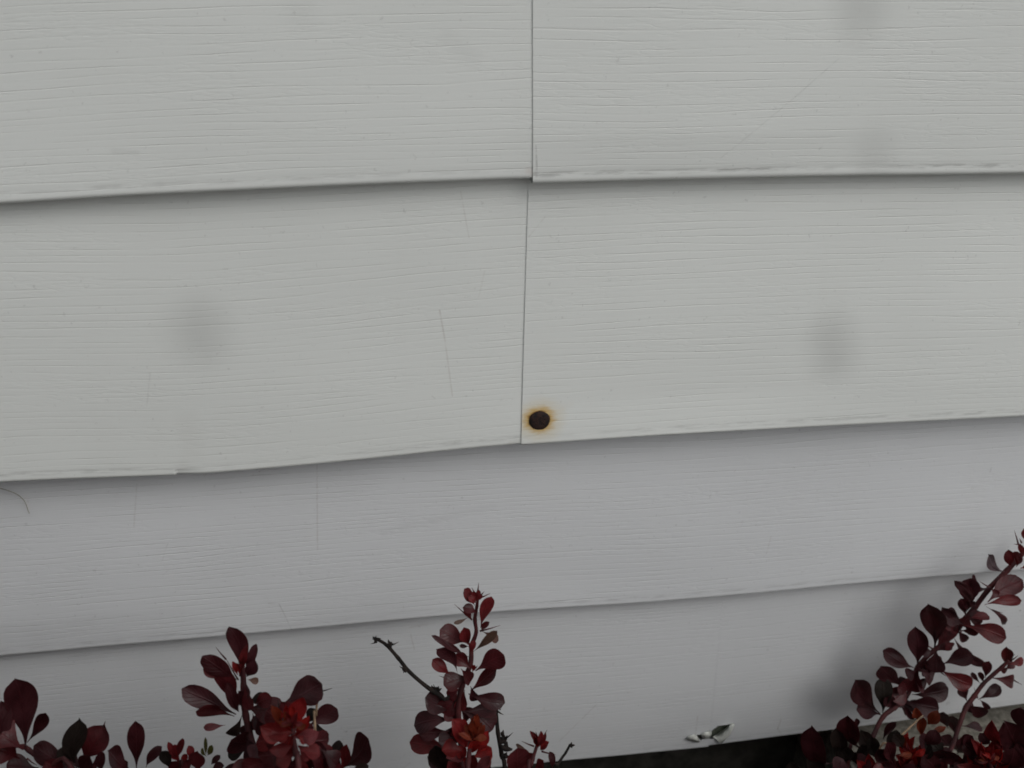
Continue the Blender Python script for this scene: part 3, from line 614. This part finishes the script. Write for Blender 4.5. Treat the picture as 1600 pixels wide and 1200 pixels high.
st = stem('shoot', [(1474, 1215, -.070, 7), (1490, 1160, -.058, 7), (1500, 1130, -.052, 7), (1509, 1106, -.047, 8), (1522, 1088, -.044, 7), (1536, 1069, -.042, 6), (1552, 1054, -.041, 6), (1566, 1042, -.041, 6), (1576, 1032, -.041, 5)], MAT_STEM, sR)
L = Leaves()
L.px([(1570,1041,1573,1011,16,'n'), (1575,1038,1599,1031,12,'n'), (1570,1046,1583,1034,11,'m'), (1549,1059,1583,1065,20,'m',dict(roll=.1)), (1528,1093,1563,1072,17,'d',dict(roll=.1)), (1531,1093,1546,1108,8,'d'), (1513,1100,1541,1117,19,'d'), (1511,1096,1501,1070,17,'d'), (1540,1060,1546,1033,13,'m'), (1533,1069,1518,1050,7,'d'), (1503,1134,1534,1136,14,'d'), (1482,1138,1474,1112,15,'d'),
      (1493,1150,1487,1118,18,'d'), (1490,1168,1470,1150,24,'d'), (1496,1178,1515,1152,18,'d'), (1560,1046,1574,1046,9,'m'), (1537,1068,1532,1050,8,'m'), (1575,1034,1580,1020,6,'n'), (1520,1095,1512,1112,16,'d'), (1497,1150,1500,1175,24,'d')], YR-.002)
L.build('leaves', MAT_LEAF, st)
thorns([(1581, 1061, 1597, 1070), (1576, 1028, 1586, 1022), (1578, 1033, 1591, 1024), (1527, 1090, 1522, 1074)], YR, MAT_STEM, st)
# low front mass
st = stem('shoot', [(1432, 1235, -.10, 7), (1428, 1195, -.092, 7), (1424, 1165, -.088, 5)], MAT_STEM, sR)
N2 = Leaves(True)
N2.px([(1425,1192,1418,1144,15,'R'), (1420,1192,1406,1160,13,'r'), (1428,1192,1439,1163,15,'R'), (1424,1190,1430,1150,11,'R'), (1420,1180,1412,1150,10,'o'), (1430,1195,1445,1178,12,'r'), (1420,1200,1400,1180,14,'r'), (1402,1208,1389,1174,26,'p'), (1362,1208,1357,1178,15,'r'), (1345,1209,1338,1187,14,'r'), (1437,1127,1431,1105,14,'o',dict(Y=-.06)), (1450,1132,1466,1110,17,'o',dict(Y=-.06)), (1440,1150,1442,1120,14,'o',dict(Y=-.065)), (1450,1152,1478,1136,9,'o',dict(Y=-.065)),
       (1428,1202,1422,1170,18,'r'), (1385,1210,1372,1190,16,'n'), (1500,1212,1498,1180,26,'n'), (1468,1212,1480,1185,20,'n')], -.09, .008)
N2.tuft(1424, 1180, 14, 26, -.094)
N2.build('young_leaves', MAT_NEW, st)
st = stem('shoot', [(1550, 1235, -.11, 8), (1546, 1195, -.10, 8), (1544, 1172, -.095, 5)], MAT_STEM, sR)
N2 = Leaves(True)
N2.px([(1545,1197,1556,1154,17,'r'), (1537,1197,1517,1154,15,'r'), (1550,1197,1566,1170,14,'R'), (1540,1197,1533,1160,12,'R'), (1545,1197,1545,1165,12,'R'), (1535,1202,1510,1180,16,'r'), (1555,1205,1580,1190,18,'r'), (1548,1208,1530,1190,22,'n'), (1520,1210,1495,1195,24,'n'), (1566,1172,1549,1126,17,'n')], -.098, .008)
N2.tuft(1545, 1185, 14, 24, -.10)
N2.build('young_leaves', MAT_NEW, st)
L = Leaves()
L.px([(1603,1195,1568,1126,38,'d'), (1608,1175,1594,1104,32,'d'), (1610,1200,1590,1160,40,'d'), (1547,1162,1531,1145,15,'d'), (1476,1184,1447,1154,28,'g'), (1460,1206,1440,1180,26,'d'), (1490,1200,1470,1172,28,'d'), (1520,1190,1505,1160,20,'d'), (1580,1180,1560,1150,24,'m'), (1590,1210,1565,1190,30,'m'), (1570,1212,1545,1205,26,'d'), (1515,1212,1490,1208,26,'d'), (1440,1212,1415,1198,28,'m'), (1465,1190,1490,1178,24,'d'), (1500,1195,1525,1182,24,'m'), (1400,1212,1375,1196,26,'d'), (1530,1188,1512,1168,22,'d'), (1560,1200,1585,1168,28,'d'), (1455,1172,1435,1152,20,'d'), (1480,1205,1510,1192,28,'m'), (1590,1165,1575,1140,24,'d'), (1425,1210,1400,1190,24,'n'), (1410,1170,1395,1148,18,'g'), (1390,1190,1372,1170,22,'d'), (1340,1206,1355,1182,24,'d'), (1300,1210,1318,1186,24,'d'), (1445,1165,1462,1140,20,'d'), (1560,1160,1545,1138,18,'m'), (1525,1170,1508,1150,16,'d'), (1535,1212,1510,1200,28,'n'), (1600,1212,1575,1205,28,'m'), (1450,1212,1440,1190,26,'m'), (1385,1212,1362,1204,24,'n'), (1480,1212,1455,1195,28,'m'),
      (1400,1200,1385,1160,20,'d'), (1440,1190,1455,1165,18,'g'), (1475,1160,1462,1148,14,'d'), (1410,1212,1430,1195,22,'d'), (1600,1150,1620,1120,30,'d'), (1500,1165,1520,1150,16,'d')], -.095)
L.build('leaves', MAT_LEAF, st)
st = stem('shoot', [(1320, 1240, -.085, 7), (1325, 1195, -.072, 6), (1330, 1160, -.066, 5)], MAT_STEM, sR)
L = Leaves()
L.px([(1300,1194,1268,1133,28,'d'), (1342,1168,1324,1119,28,'d'), (1312,1174,1306,1138,22,'g'), (1360,1180,1345,1140,22,'g'), (1325,1200,1310,1165,24,'g'), (1375,1190,1360,1150,20,'g'), (1350,1210,1335,1175,24,'g'), (1290,1212,1265,1180,22,'g'), (1385,1170,1400,1140,16,'g'), (1340,1136,1338,1122,7,'d'), (1380,1155,1400,1128,10,'d'), (1250,1212,1235,1190,18,'g'), (1330,1190,1355,1165,16,'g')], -.068)
L.build('leaves', MAT_LEAF, st)
B = Leaves(); filler(B, 4500, .40, .98, -.50, -.11, lambda x, y: .06+.24*min(1, (-y)/.38), 'ddmmgn', .011, .018); B.build('unseen_shade_leaves', MAT_LEAF, sR)

# ------------------------------------------------------------------ small loose things
sw = stem('dry_straw', [(1371, 1186, -.085, 3.2), (1395, 1162, -.080, 3.4), (1420, 1138, -.074, 3.2), (1442, 1118, -.068, 2.2)], MAT_TAN, None)
tag(sw, 'pale dry straw stalk leaning among the right shrub leaves', 'straw')
hp = [(-12, 762), (0, 763), (14, 767), (26, 772), (35, 779), (40, 786), (44, 798), (46, 802)]
V, F = [], []; P, R = dense([at(x, y, Y3+.0045-.0006*(i % 2)) for i, (x, y) in enumerate(hp)], [.00017]*len(hp), 4, 0); tube(V, F, P, R, 6)
tag(link('plant_fibre', mesh('plant_fibre', V, F), simple('fibre', (.26, .25, .19), (.36, .34, .27), 300, .8)), 'thin curved dry fibre stuck to the siding near the left edge', 'fibre')
